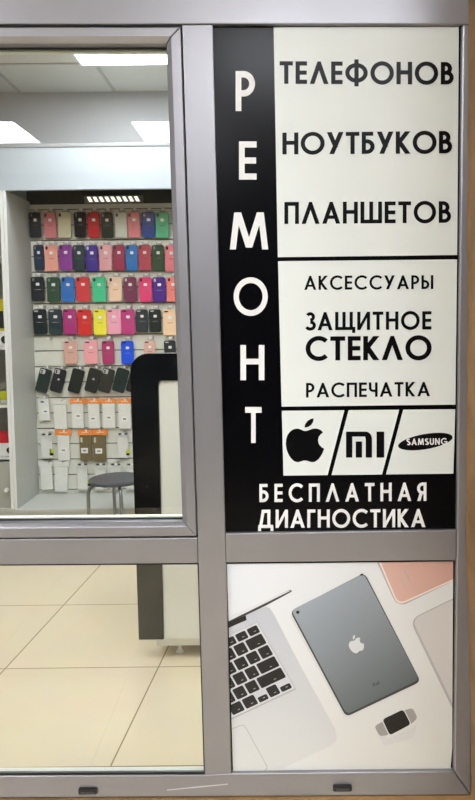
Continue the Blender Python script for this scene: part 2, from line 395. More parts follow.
# ------------------------------------------------------------------ window frame
W1 = empty('window_1', P(190, 797, 0)); struct(W1)
D = .075
def lerp(a, b, t): return a + (b - a) * t
def QX(X, y, Y=0):                            # image column of world X on the plane Y at image row y
    px = 0.0
    for _ in range(8): px += (X - P(px, y, Y).x) * F / (Y - CAM.y)
    return px
def xv(tab, y):                              # x of a near-vertical edge (x at y0, x at y1)
    (x0, y0), (x1, y1) = tab; return x0 + (x1 - x0) * (y - y0) / (y1 - y0)
eMl = ((182.2, 27), (204.8, 775))           # mullion left/right edges
eMr = ((212.6, 24), (231.2, 773))
eJl = ((462.3, 24), (454.0, 770))           # jamb edges
eJr = ((479, 24), (471, 770))
m = MB(); m.prism_px([(QX(-1.16, 24.6), 24.6), (480, 24.0), (481, -70), (QX(-1.16, -70), -70)], 0, D); m.build('header', ALU, W1, bevel=.002)
m = MB(); m.prism_px([(eMl[0][0], 24.6), (xv(eMl, 775), 775.2), (xv(eMr, 774), 773.8), (xv(eMr, 24.4), 24.4)], 0, D); m.build('mullion', ALU, W1, bevel=.0018)
m = MB(); m.prism_px([(xv(eJl, 24), 24.0), (xv(eJl, 771), 771), (471, 795), (xv(eJr, 24), 24)], 0, D); m.build('jamb', ALU, W1, bevel=.0042, seg=4)
m = MB(); m.prism_px([(QX(-1.10, 541.5), 541.5), (xv(eMl, 538) - .4, 537.8), (xv(eMl, 563) - .4, 563.2), (QX(-1.10, 566.5), 566.5)], 0, D); m.build('transom', ALU, W1, bevel=.0015)
m = MB(); m.prism_px([(xv(eMr, 533) + .3, 533.6), (xv(eJl, 530) - .3, 530.0), (xv(eJl, 560) - .3, 560.4), (xv(eMr, 562) + .3, 562.6)], 0, D); m.build('transom', ALU, W1, bevel=.0015)
m = MB(); m.prism_px([(QX(-1.10, 777.5), 777.5), (204, 775.2), (231, 773.8), (453.8, 771.4), (470.6, 795), (QX(-1.10, 799.5), 799.5)], 0, .022); m.build('bottom_rail', ALU, W1, bevel=.003, seg=3)
m = MB(); m.prism_px([(QX(-1.16, 24), 24), (QX(-1.16, 799), 799), (QX(-1.10, 799), 799), (QX(-1.10, 24), 24)], 0, D); m.build('jamb', ALU, W1, bevel=.003)
m = MB()                                     # long pale scratch on the rail
q = [(167, 789.6), (200, 786.2), (228, 783.6), (228, 784.6), (200, 787.4), (167, 790.6)]
m.poly([P(x, y, -.0004) for x, y in q]); m.build('scratch', flat((205, 203, 203), .4), W1)

# sash: mitred ring with four members
SY, SG = -.004, .036                          # front face, glass plane
outer = [(QX(-1.097, 27.4), 27.4), (180.6, 26.8), (196.6, 536.2), (QX(-1.097, 541), 541)]
midl = [(QX(-1.077, 36.8), 36.8), (171.2, 36.2), (187.4, 526.6), (QX(-1.077, 530.6), 530.6)]
inner = [(QX(-1.066, 43), 43), (165.6, 42.4), (182.0, 522.4), (QX(-1.066, 526.4), 526.4)]
SASH = empty('sash', P(180, 536, SY)); SASH.parent = W1; SASH.location = P(180, 536, SY) - wloc(W1)
CH = .008
for i, nm in enumerate(('sash_rail', 'sash_stile', 'sash_rail', 'sash_stile')):
    j = (i + 1) % 4; m = MB(); k5 = []
    for e in (i, j):
        o_, c_, n_ = P(*outer[e], SY), P(*midl[e], SY), P(*inner[e], SY)
        n_ = Vector((n_.x, SY + CH, n_.z))
        k5.append([o_, c_, n_, Vector((n_.x, .049, n_.z)), Vector((o_.x, .072, o_.z))])
    m.v = [tuple(p) for ring_ in k5 for p in ring_]
    for q in range(5):
        r_ = (q + 1) % 5; m.f.append([q, r_, 5 + r_, 5 + q]); m.mi.append(0)
    m.f += [[4, 3, 2, 1, 0], [5, 6, 7, 8, 9]]; m.mi += [0, 0]
    m.build(nm, ALU, SASH, bevel=.0024, seg=3)
# glazing bead and gasket round the pane
def ring(mb, o_, i_, Y, d, mi=0):
    for k in range(4):
        j = (k + 1) % 4; mb.prism_px([o_[k], o_[j], i_[j], i_[k]], Y, d, mi)
def shift(poly, Y0, Y1):                      # the same world outline carried from plane Y0 to plane Y1
    return [(P(x, y, Y0).x, P(x, y, Y0).z) for x, y in poly]
iw = [(P(x, y, SY).x, P(x, y, SY).z) for x, y in inner]
def inset(w, d):
    (x0, z0), (x1, z1), (x2, z2), (x3, z3) = w
    return [(x0 + d, z0 - d), (x1 - d, z1 - d), (x2 - d, z2 + d), (x3 + d, z3 + d)]
def ring_w(mb, o_, i_, y0, y1, mi=0):
    for k in range(4):
        j = (k + 1) % 4; mb.prism([o_[k], o_[j], i_[j], i_[k]], y0, y1, mi)
m = MB(); ring_w(m, inset(iw, -.001), inset(iw, .0022), .020, .026); m.build('gasket', DARK, SASH)
m = MB(); ring_w(m, inset(iw, -.001), inset(iw, .0025), .033, .048); m.build('glazing_bead', flat((222, 222, 205), .5), SASH)
m = MB(); m.prism(inset(iw, .0005), .0265, .0325); m.build('window_pane', GLASS, SASH)
# lower left pane
lo = [(QX(-1.10, 566.5), 566.5), (xv(eMl, 564), 563.8), (xv(eMl, 775), 774.8), (QX(-1.10, 777), 777)]
lw = [(P(x, y, 0).x, P(x, y, 0).z) for x, y in lo]
m = MB(); ring_w(m, lw, inset(lw, .0022), .002, .006); m.build('gasket', DARK, W1)
m = MB(); ring_w(m, lw, inset(lw, .003), .011, .023); m.build('glazing_bead', flat((205, 208, 200), .5), W1)
m = MB(); m.prism(inset(lw, .0005), .0062, .0108); m.build('window_pane', GLASS, W1)
# drain caps on the rail
for (x, y) in ((88.3, 790), (342.3, 787)):
    m = MB(); c = P(x, y, 0)
    m.prism(rrect(c.x, c.z, .041, .014, .004), -.006, .001); cap = m.build('drain_cap', mat('drain_cap_black', (22, 22, 24), .35), W1, bevel=.0015)
    m = MB(); m.prism(rrect(c.x, c.z - .002, .030, .004, .0015), -.0066, -.0055); m.build('drain_slot', mat('drain_slot_grey', (60, 60, 62), .3), cap)

# ------------------------------------------------------------------ shop sign
SGN = empty('shop_sign', P(340, 532, .012))
YS = .010
# dark rebate behind the border
sb = [(xv(eMr, 24) - 1, 24.2), (xv(eJl, 24) + 1, 23.6), (xv(eJl, 530) + 1, 531), (xv(eMr, 533) - 1, 534.5)]
m = MB(); m.prism_px(sb, YS, .02); m.build('backing_board', SIGNB, SGN)
m = MB()
y1 = YS - .0004
for q in ([(273.6, 27.0), (458.8, 26.6), (457.2, 255.0), (277.8, 257.2)], [(278, 261.2), (457.1, 259.4), (455.4, 404.6), (281.6, 406.6)]):
    m.poly([P(x, y, y1) for x, y in q])
tw = lambda x: lerp(410.8, 409.2, (x - 282) / 173)
bw = lambda x: lerp(475.6, 473.6, (x - 283) / 171)
for q in ([(281.8, tw(282)), (344.4, tw(344)), (327.6, bw(327)), (283.4, bw(283))], [(348.6, tw(348)), (399.2, tw(399)), (382.0, bw(382)), (331.6, bw(331))], [(403.2, tw(403)), (455.3, tw(455)), (453.4, bw(453)), (386, bw(386))]):
    m.poly([P(x, y, y1) for x, y in q])
m.build('white_field', SIGNW, SGN)
y2 = YS - .0008
LT = mat('sign_letter_black', (7, 7, 9), .3, spec=.12); LW = mat('sign_letter_white', (232, 232, 230), .45, spec=.35)
def line(txt, mt, *a, **k):
    m = MB(); m.stack = True; text_px(m, txt, *a, y2, **k); m.build('lettering', mt, SGN)
line('ТЕЛЕФОНОВ', LT, 279.6, 453.6, 61.2, 83.8, 62.2, 84.6, w=.185, gap=.115)
line('НОУТБУКОВ', LT, 282.4, 452.0, 132.6, 154.4, 131.0, 153.4, w=.18, gap=.10)
line('ПЛАНШЕТОВ', LT, 284.4, 451.0, 202.0, 224.0, 201.2, 222.8, w=.175, gap=.12)
line('АКСЕССУАРЫ', LT, 304.2, 433.2, 275.8, 289.9, 275.2, 289.0, w=.165, gap=.15)
line('ЗАЩИТНОЕ', LT, 305.8, 431.4, 312.2, 330.4, 311.2, 329.4, w=.175, gap=.14)
line('СТЕКЛО', LT, 305.6, 431.6, 336.6, 360.6, 335.6, 359.8, w=.185, gap=.10)
line('РАСПЕЧАТКА', LT, 306.0, 430.0, 383.0, 397.6, 381.8, 396.2, w=.165, gap=.13)
line('БЕСПЛАТНАЯ', LW, 259.4, 426.4, 484.0, 502.2, 482.4, 500.8, w=.17, gap=.36)
line('ДИАГНОСТИКА', LW, 258.4, 425.4, 509.8, 528.0, 508.8, 527.0, w=.17, gap=.14)
for ch, x0, x1, yt, yb in (('Р', 235.6, 255, 71, 111), ('Е', 239, 256.6, 141.4, 179.6), ('М', 229.8, 268.2, 212.4, 249.4), ('О', 233.6, 267.8, 278, 315.2), ('Н', 240.4, 264.4, 345, 380.2), ('Т', 245.2, 261.6, 407, 443)):
    line(ch, LW, x0, x1, yt, yb, yt, yb, w={'О': .155, 'М': .15}.get(ch, .16), gap=0)
# brand marks
def place(polys, cx, cy, sx, sy, rot, Y, mb, mi=0, c0=(.5, .5)):
    c, s_ = math.cos(rot), math.sin(rot)
    for p in polys:
        q = []
        for a, b in p:
            u, v = (a - c0[0]) * sx, -(b - c0[1]) * sy; q.append(P(cx + u * c - v * s_, cy + u * s_ + v * c, Y))
        mb.poly(q, mi)
m = MB(); place(apple_polys(), 305.0, 445.4, 38.4, 33.6, 0, y2, m); m.build('emblem', LT, SGN)
m = MB(); m.stack = True; X = lambda t: 346 + t * 38.2; Yv = lambda t: 457.6 - t * 26.0
def mi_poly(pts): m.poly([P(X(a), Yv(b), y2) for a, b in pts])
mi_poly([(0, 0), (.165, 0), (.165, .81), (0, 1)]); mi_poly([(0, 1), (.165, .81), (.50, .81), (.52, 1)])
mi_poly([(.50, .81), (.52, 1)] + [(.52 + .16 * math.sin(t), .72 + .28 * math.cos(t)) for t in (.4, .8, 1.2, 1.57)] + [(.68, 0), (.515, 0), (.515, .70)])
mi_poly([(.255, 0), (.42, 0), (.42, .62), (.255, .62)]); mi_poly([(.80, 0), (1.0, 0), (1.0, 1), (.80, 1)])
m.build('emblem', LT, SGN)
m = MB(); c, s_ = math.cos(-.17), math.sin(-.17)
m.poly([P(425.4 + 27.6 * math.cos(t) * c - 7.6 * math.sin(t) * s_, 441.6 + 27.6 * math.cos(t) * s_ + 7.6 * math.sin(t) * c, y2) for t in [2 * math.pi * i / 40 for i in range(40)]])
el = m.build('emblem', LT, SGN)
m = MB(); m.stack = True; text_px(m, 'SAMSUNG', 406.6, 446.6, 438.6, 445.2, 438.0, 444.6, y2 - .0004, w=.19, gap=.14); m.build('lettering', LW, el)
tag(SGN, 'black and white shop sign listing repair services in large lettering', 'sign')

# ------------------------------------------------------------------ poster of devices
PO = empty('poster', P(340, 772, .012))
quad = [(xv(eMr, 563) + .9, 564.2), (453.2, 561.8), (452.2, 748), (450.6, 769.6), (233, 772.6)]
def clip(poly, cv):
    out = poly
    n = len(cv)
    for i in range(n):
        a, b = cv[i], cv[(i + 1) % n]; inp = out; out = []
        f = lambda p: (b[0] - a[0]) * (p[1] - a[1]) - (b[1] - a[1]) * (p[0] - a[0])
        for k in range(len(inp)):
            p, q = inp[k - 1], inp[k]; fp, fq = f(p), f(q)
            if (fp >= 0) != (fq >= 0):
                t = fp / (fp - fq); out.append((p[0] + (q[0] - p[0]) * t, p[1] + (q[1] - p[1]) * t))
            if fq >= 0: out.append(q)
        if not out: return []
    return out
def rounded(poly, r, n=5):
    if not isinstance(r, (list, tuple)): r = [r] * len(poly)
    out = []; N = len(poly)
    for i in range(N):
        p = Vector(poly[i]); a = Vector(poly[i - 1]); b = Vector(poly[(i + 1) % N])
        if r[i] == 0: out.append(tuple(p)); continue
        u = (a - p).normalized(); v = (b - p).normalized(); A = p + u * r[i]; B = p + v * r[i]
        for k in range(n + 1):
            t = k / n; out.append(tuple(A * (1 - t) ** 2 + p * 2 * t * (1 - t) + B * t * t))
    return out
def print_grad(name, c0, c1, p0, p1):
    """ink colour running from c0 to c1 between two points of the print"""
    m = bpy.data.materials.new(name); m.use_nodes = True; nt = m.node_tree; b = nt.nodes['Principled BSDF']; N = nt.nodes.new; L = nt.links.new
    tc = N('ShaderNodeTexCoord'); sub = N('ShaderNodeVectorMath'); sub.operation = 'SUBTRACT'; dt = N('ShaderNodeVectorMath'); dt.operation = 'DOT_PRODUCT'
    a = P(*p0, YS); e = P(*p1, YS); d = e - a; d = d / d.length_squared
    sub.inputs[1].default_value = a; dt.inputs[1].default_value = d
    L(tc.outputs['Object'], sub.inputs[0]); L(sub.outputs[0], dt.inputs[0])
    r = N('ShaderNodeValToRGB'); r.color_ramp.elements[0].color = lin(c0) + (1,); r.color_ramp.elements[1].color = lin(c1) + (1,)
    L(dt.outputs['Value'], r.inputs['Fac']); L(r.outputs['Color'], b.inputs['Base Color']); b.inputs['Roughness'].default_value = .4
    b.inputs['Specular IOR Level'].default_value = .35
    return m
rb = [(xv(eMr, 563) - 1, 562), (xv(eJl, 562) + 1, 560), (xv(eJl, 771) + 1, 772), (xv(eMr, 773) - 1, 774.6)]
m = MB(); m.prism_px(rb, YS + .003, .018); m.build('backing_board', SIGNB, PO)
mats = [print_grad('print_paper', (225, 228, 232), (219, 218, 209), (240, 565), (440, 765)),           # 0
        print_grad('print_laptop', (192, 195, 202), (214, 214, 210), (262, 615), (255, 765)),            # 1
        flat((24, 24, 26), .45),                                                                         # 2 keys
        print_grad('print_tablet', (160, 168, 176), (92, 98, 98), (310, 590), (392, 705)),            # 3
        flat((58, 60, 62), .45),                                                                         # 4 tablet edge
        flat((216, 218, 220), .45),                                                                      # 5 pale mark
        print_grad('print_rose_phone', (216, 178, 164), (200, 158, 142), (390, 600), (450, 562)),        # 6
        flat((240, 222, 212), .45),                                                                      # 7 phone rim
        flat((207, 203, 198), .45),                                                                      # 8 notebook
        flat((174, 174, 172), .45),                                                                      # 9 thin lines
        flat((160, 156, 152), .45),                                                                      # 10 strap
        flat((205, 207, 212), .45),                                                                      # 11 laptop key bed
        flat((10, 10, 12), .4),                                                                          # 12 watch face
        flat((213, 213, 210), .45),                                                                      # 13 soft printed shadow
        ]
m = MB(); m.stack = False
base = MB(); base.prism_px(quad, YS, .0028); base.build('print', mats[0], PO)
def ink(poly, mi, z):
    q = clip(poly, quad)
    if len(q) > 2: m.poly([P(x, y, YS - .0003 * z) for x, y in q], mi)
# laptop
ink([(225, 622), (266, 606), (270, 607.6), (274.5, 615), (303, 670), (334.5, 727), (337, 736), (336, 742), (331, 746), (273, 773), (225, 776)], 13, 1)
body = [(225, 624), (262, 608)] + [(266.2, 606.8), (270.2, 609), (273.4, 614)] + [(302.4, 670), (334.6, 728.6), (336.2, 735.6), (334.6, 741.4), (331, 744.6), (272, 771), (225, 780)]
ink(body, 1, 2)
ink([(225, 619.0), (289, 590), (291.8, 590.4), (291.5, 591.8), (266, 605.6), (225, 625.5)], 4, 2)
ink([(225, 618.4), (288.6, 590.4), (290.4, 590.8), (264, 603.8), (225, 623)], 5, 3)
ink([(225, 623.5), (245.6, 615.4), (246.6, 620), (225, 629.5)], 2, 3)
O = Vector((257.4, 621.6)); v = Vector((.497, .868)); u = Vector((-.905, .425))
ink([tuple(O), tuple(O + v * 78), tuple(O + v * 78 + u * 90), tuple(O + u * 90)], 9, 3)
ink([tuple(O + v * .5 + u * .6), tuple(O + v * 76.6 + u * .6), tuple(O + v * 76.6 + u * 90), tuple(O + v * .5 + u * 90)], 11, 4)
rows = [(2.5, 8.2, [11, 11, 11, 11]), (12.2, 11.4, [18, 11.5, 11.5, 11.5]), (25.2, 11.4, [11.5, 11.5, 11.5, 11.5]), (38.2, 11.4, [20, 11.5, 11.5, 11.5]), (51.2, 11.4, [27, 11.5, 11.5, 11.5]), (64.2, 10.6, [11, 11, 10, 13, 13])]
for ri, (t, hh, ws) in enumerate(rows):
    x = 2.6
    for ki, wd in enumerate(ws):
        t0, t1 = t, t + hh
        if ri == 5 and ki in (0, 2): t0 = t + 5
        q = [O + v * t0 + u * x, O + v * t1 + u * x, O + v * t1 + u * (x + wd), O + v * t0 + u * (x + wd)]
        ink(rounded([tuple(p) for p in q], 1.5, 3), 2, 5)
        c_ = O + v * (t1 - 3) + u * (x + wd * .4)
        ink([tuple(c_ + u * 1.2 + v * .3), tuple(c_ - u * 1.2 + v * .3), tuple(c_ - u * 1.2 - v * .3), tuple(c_ + u * 1.2 - v * .3)], 9, 6)
        x += wd + 1.8
def thin(pts, wd, mi, z):
    for q in stroke(pts, wd): ink(q if sum((q[i - 1][0] * q[i][1] - q[i][0] * q[i - 1][1]) for i in range(4)) > 0 else q[::-1], mi, z)
thin([(225, 732)] + [(240, 725.6), (243.6, 725.2), (246, 728)] + [(266.6, 765.6), (267, 768.4), (264, 771), (258, 773)], .7, 9, 3)
# tablet
tab = [(290.2, 610.4), (364.4, 573), (420.4, 680), (346.2, 715.6)]
ink(rounded([(288.6, 613.6), (364, 577), (417, 685), (345, 719)], 7), 13, 1)
ink(rounded([(290.0, 611.2), (364.6, 572.8), (420.8, 681.6), (346.0, 717)], 6), 4, 2)
ink(rounded([(291.2, 610.2), (363.8, 573.8), (419.4, 679.6), (346.6, 714.4)], 5.4), 3, 3)
ink(disc(297.8, 612.2, 1.7, 12), 12, 4); ink([(360, 574.4), (362.6, 573.4), (363.4, 574.6), (360.6, 575.8)], 12, 4)
rt_ = -.482
c, s_ = math.cos(rt_), math.sin(rt_)
for p in apple_polys():
    q = [((a - .5) * 14.6, -(b - .6) * 13.4) for a, b in p]; q = [(356 + x * c - y * s_, 644.6 + x * s_ + y * c) for x, y in q]
    m.poly([P(x, y, YS - .0012) for x, y in q], 5)
ps, Wt = text_polys('iPad', .16, .14)
for p in ps:
    q = [((a - Wt / 2) * 3.1, -(b - .5) * 3.4) for a, b in p]; q = [(376 + x * c - y * s_, 683.8 + x * s_ + y * c) for x, y in q]
    m.poly([P(x, y, YS - .0012) for x, y in q], 4)
# rose phone
ink(rounded([(374, 556), (470, 520), (470, 572.8), (400.5, 606.6), (394, 600)], [6, 0, 0, 8, 4]), 9, 1)
ink(rounded([(376.5, 556), (460, 520), (460, 577.6), (397.6, 606)], [6, 0, 0, 9]), 7, 2)
ink(rounded([(378.2, 556), (460, 520), (460, 576), (398.4, 603.8)], [6, 0, 0, 8]), 6, 3)
thin([(404.2, 570.4), (410, 581)], 1.2, 9, 4); thin([(399.6, 577.4), (405.4, 588)], .5, 9, 4)
# notebook
ink(rounded([(409.6, 619.6), (470, 590), (470, 745)], [11, 0, 0]), 9, 1)
ink(rounded([(411.0, 619.8), (470, 591.4), (470, 741)], [11, 0, 0]), 8, 2)
thin([(416, 617.6), (413.8, 621), (414.4, 625), (453, 705)], .7, 9, 3)
# watch
ink([(374.5, 728), (388, 739), (412, 728), (418, 722), (413, 738), (384, 746)], 13, 1)
ink(rounded([(374.4, 726.2), (383.4, 721), (389, 735), (379.6, 736.2)], 3), 10, 2); ink(rounded([(402.6, 710.6), (412.6, 708), (417.6, 718), (410.6, 724.8)], 3), 10, 2)
ink(rounded([(381, 719), (403.6, 708.2), (412, 724.6), (389.4, 736.8)], 4), 5, 3)
ink(rounded([(382.4, 719.4), (403.2, 709.4), (410.8, 724.2), (389.8, 735.4)], 3.4), 12, 4)
m.build('printed_devices', mats, PO)
tag(PO, 'poster photograph of a laptop, tablet and smart watch on a white desk', 'poster')

# ------------------------------------------------------------------ display cabinets
CAB = empty('display_cabinet', (0, YF, 0))
LEAN = .02
XD = P(17.6, 510, YF).x                         # right face of the divider in front
XDL = P(14.7, 510, YF).x
XR = 1.1
zf1 = PX(-1, 147, YF); zf0 = PX(-1, 189.5, YF)
zbase = PX(-.9, 508, YF)                      # top of plinth / bottom shelf
# slatted back panel
gy = [209, 224.5] + [240 + 15.75 * k for k in range(0, 9)] + [381.6, 397, 412.4, 427.8, 443.2, 458.6, 474, 489]
xg = P(100, 300, YB).x
zg = [PX(xg, y, YB) for y in gy]
ztp = PX(xg, 204, YB)
m = MB(); zs = [zbase] + sorted(zg) + [ztp]
for i in range(len(zs) - 1):
    z0 = zs[i] + (.0038 if i else 0); z1 = zs[i + 1] - (.0038 if i < len(zs) - 2 else 0)
    m.box((XD - .02, YB, z0), (XR, YB + .018, z1), 0)
    if i: m.box((XD - .02, YB + .010, zs[i] - .0045), (XR, YB + .018, zs[i] + .0045), 1)
m.v = [(x + (LEAN * (z - zbase) if x < XD else 0), y, z) for x, y, z in m.v]; m.build('slat_panel', [SLAT, GROOVE], CAB)
m = MB(); m.box((XD - .02, YB + .004, ztp), (XR, YB + .022, zf1 - .02)); m.v = [(x + (LEAN * (z - zbase) if x < XD else 0), y, z) for x, y, z in m.v]; m.build('upper_board', OLIVE, CAB)
m = MB(); m.box((XDL + .002, YF, zbase), (XD, YB + .02, zf0 + .002), 0); m.box((XDL + .002, YF - .004, zbase), (XD, YF, zf0), 1); m.lean(LEAN, zbase); m.build('side_panel', [CABM, CABW], CAB)
m = MB(); m.box((XR, YF, zbase), (XR + .02, YB + .02, zf0 + .002), 0); m.build('side_panel', [CABM, CABW], CAB)
m = MB(); m.box((XDL + .002, YF - .006, zf0), (XR + .02, YF + .02, zf1)); m.build('fascia', FASC, CAB, bevel=.002)
m = MB(); m.box((XDL + .002, YF + .02, zf1 - .02), (XR + .02, YB + .03, zf1)); m.build('top_panel', FASC, CAB)
m = MB(); m.box((XDL + .002, YF - .010, zf1), (XR + .02, YF + .03, zf1 + .022)); m.build('top_trim', flat((150, 152, 152), .5), CAB, bevel=.003)
m = MB(); m.box((XDL + .002, YF - .006, zbase - .02), (XR + .02, YB + .02, zbase)); m.build('bottom_shelf', CABM, CAB, bevel=.001)
m = MB(); m.box((XDL + .002, YF + .005, 0), (XR + .02, YF + .023, zbase - .02)); m.build('plinth', CABM, CAB)
tag(CAB, 'open grey cabinet with a slatted back wall full of phone cases', 'display cabinet')
# neighbour on the left, with shelves
CB2 = empty('display_cabinet', (XDL - .6, YF, 0))
XL = XDL - 1.2; zb2 = PX(-1.4, 508, YF)
m = MB(); m.box((XDL - .02, YF, zb2), (XDL, YB + .02, zf0), 0); m.box((XDL - .02, YF - .004, zb2), (XDL, YF, zf0), 1); m.lean(LEAN, zbase); m.build('side_panel', [CABM, CABW], CB2)
m = MB(); m.box((XL, YF, zb2), (XL + .02, YB + .02, zf0), 0); m.box((XL, YF - .004, zb2), (XL + .02, YF, zf0), 1); m.build('side_panel', [CABM, CABW], CB2)
m = MB(); m.box((XL + .02, YB, zb2), (XDL - .02, YB + .018, zf0)); m.build('back_panel', mat('cabinet_back_grey', (140, 142, 132), .5), CB2)
m = MB(); m.box((XL, YF - .006, zf0), (XDL, YF + .02, zf1)); m.build('fascia', FASC, CB2, bevel=.002)
m = MB(); m.box((XL, YF + .02, zf1 - .02), (XDL, YB + .03, zf1)); m.build('top_panel', FASC, CB2)
m = MB(); m.box((XL, YF - .010, zf1), (XDL, YF + .03, zf1 + .022)); m.build('top_trim', flat((150, 152, 152), .5), CB2, bevel=.003)
m = MB(); m.box((XL, YF - .006, zb2 - .02), (XDL, YB + .02, zb2)); m.build('bottom_shelf', CABM, CB2, bevel=.001)
m = MB(); m.box((XL, YF + .005, 0), (XDL, YF + .023, zb2 - .02)); m.build('plinth', CABM, CB2)
SZ = {}
for nm, y in (('a', 347), ('b', 405), ('c', 457), ('d', 256)):
    z = PX(XDL - .06, y, YF + .06); SZ[nm] = z
    m = MB(); m.box((XL + .02, YF + .06, z - .018), (XDL - .02, YB, z)); m.build('shelf', CABW, CB2, bevel=.001)
m = MB(); m.box((XL + .02, YF + .02, zb2), (XDL - .022, YF + .036, SZ['c'] - .025)); dr = m.build('door', mat('cabinet_door_grey', (168, 170, 160), .4), CB2, bevel=.0015)
c = P(7.6, 489.5, YF + .02)
m = MB(); m.cyl((c.x, YF + .02, c.z), (c.x, YF - .004, c.z), .011, .011, 16); m.cyl((c.x, YF - .004, c.z), (c.x, YF - .010, c.z), .013, .012, 16); m.build('knob', CABW, dr, smooth=False)
tag(CB2, 'grey cabinet with white shelves at the left edge of the window', 'display cabinet')
# goods on the left cabinet's shelves
def wallx(z, g=.004): return XDL - .02 + LEAN * (z - zb2) - g
def yellow_pack(px, zb, h, w, label, col=(214, 205, 40)):
    x = wallx(zb); e = MB()
    e.box((x - w, YF + .10, zb), (x, YF + .15, zb + h), 0); o = e.build('accessory_box', flat(col, .45), bevel=.003, origin=(x - w / 2, YF + .125, zb))
    e = MB(); e.box((x - w * .96, YF + .098, zb + h * .08), (x - w * .42, YF + .1005, zb + h * .62), 0); e.build('printed_window', flat((40, 44, 46), .4), o)
    tag(o, label, 'box'); return o
yellow_pack(1.8, SZ['a'] + .10, .20, .09, 'yellow accessory box standing on a white speaker, left cabinet, upper shelf')
# white speaker-like box below it with black round driver
x1 = wallx(SZ['a'])
e = MB(); e.box((x1 - .12, YF + .08, SZ['a']), (x1, YF + .18, SZ['a'] + .10)); spk = e.build('speaker', CABW, bevel=.006, origin=(x1 - .06, YF + .13, SZ['a']))
e = MB(); cz = PX(x1, 338, YF + .08)
e.cyl((x1 - .026, YF + .08, SZ['a'] + .045), (x1 - .026, YF + .074, SZ['a'] + .045), .026, .024, 20); e.build('driver', DARK, spk)
tag(spk, 'small white speaker with black round driver on the left cabinet upper shelf', 'speaker')
x1 = wallx(SZ['b'])
e = MB(); e.box((x1 - .075, YF + .09, SZ['b']), (x1, YF + .13, SZ['b'] + .085)); lb = e.build('accessory_box', flat((190, 196, 30), .45), bevel=.002, origin=(x1 - .04, YF + .11, SZ['b']))
e = MB(); e.box((x1 - .073, YF + .088, SZ['b'] + .005), (x1 - .002, YF + .0905, SZ['b'] + .028)); e.build('clear_base', flat((190, 192, 186), .3), lb)
tag(lb, 'lime green accessory box on the left cabinet middle shelf', 'box')
e = MB(); e.box((x1 - .12, YF + .15, SZ['b']), (x1 - .002, YF + .20, SZ['b'] + .14)); bb = e.build('accessory_box', flat((128, 128, 120), .45), bevel=.002, origin=(x1 - .05, YF + .17, SZ['b']))
e = MB(); e.box((x1 - .05, YF + .148, SZ['b'] + .10), (x1 - .006, YF + .1505, SZ['b'] + .125)); e.build('label', TAG, bb)
tag(bb, 'grey accessory box standing behind the lime green box on the shelf', 'box')
x1 = wallx(SZ['c'])
e = MB(); e.box((x1 - .12, YF + .09, SZ['c']), (x1, YF + .16, SZ['c'] + .085), 0); e.box((x1 - .12, YF + .09, SZ['c'] + .085), (x1, YF + .16, SZ['c'] + .155), 1)
hb = e.build('headphone_box', [CABW, flat((196, 30, 44), .45)], bevel=.002, origin=(x1 - .06, YF + .12, SZ['c']))
e = MB(); e.prism(disc(x1 - .022, SZ['c'] + .038, .026, 20, .022), YF + .087, YF + .0905); e.build('printed_headphone', DARK, hb)
tag(hb, 'red and white headphone box with black ear cup on lowest left shelf', 'box')

# glowing strip added under the fascia in place of a striped reflection
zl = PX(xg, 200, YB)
e = empty('reflection_strip', P(114, 200, YB - .01))
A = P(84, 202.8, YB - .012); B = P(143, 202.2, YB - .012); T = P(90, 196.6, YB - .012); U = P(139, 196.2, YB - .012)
m = MB(); m.box((A.x, YB - .010, A.z - .004), (B.x, YB + .004, T.z + .006)); m.build('reflection_backing', flat((120, 120, 106), .4), e, bevel=.002)
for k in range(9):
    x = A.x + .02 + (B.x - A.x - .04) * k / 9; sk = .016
    m = MB(); m.prism([(x, T.z - .004 + .002), (x + .022, T.z + .002 - .004), (x + .022 + sk, A.z + .006), (x + sk, A.z + .006)], YB - .013, YB - .0095); m.build('diffuser', REFLGLOW, e)  # glowing slats imitate the bright stripes of the reflection
tag(e, 'added glowing strip standing in for a striped reflection above the top row of cases', 'light strip')

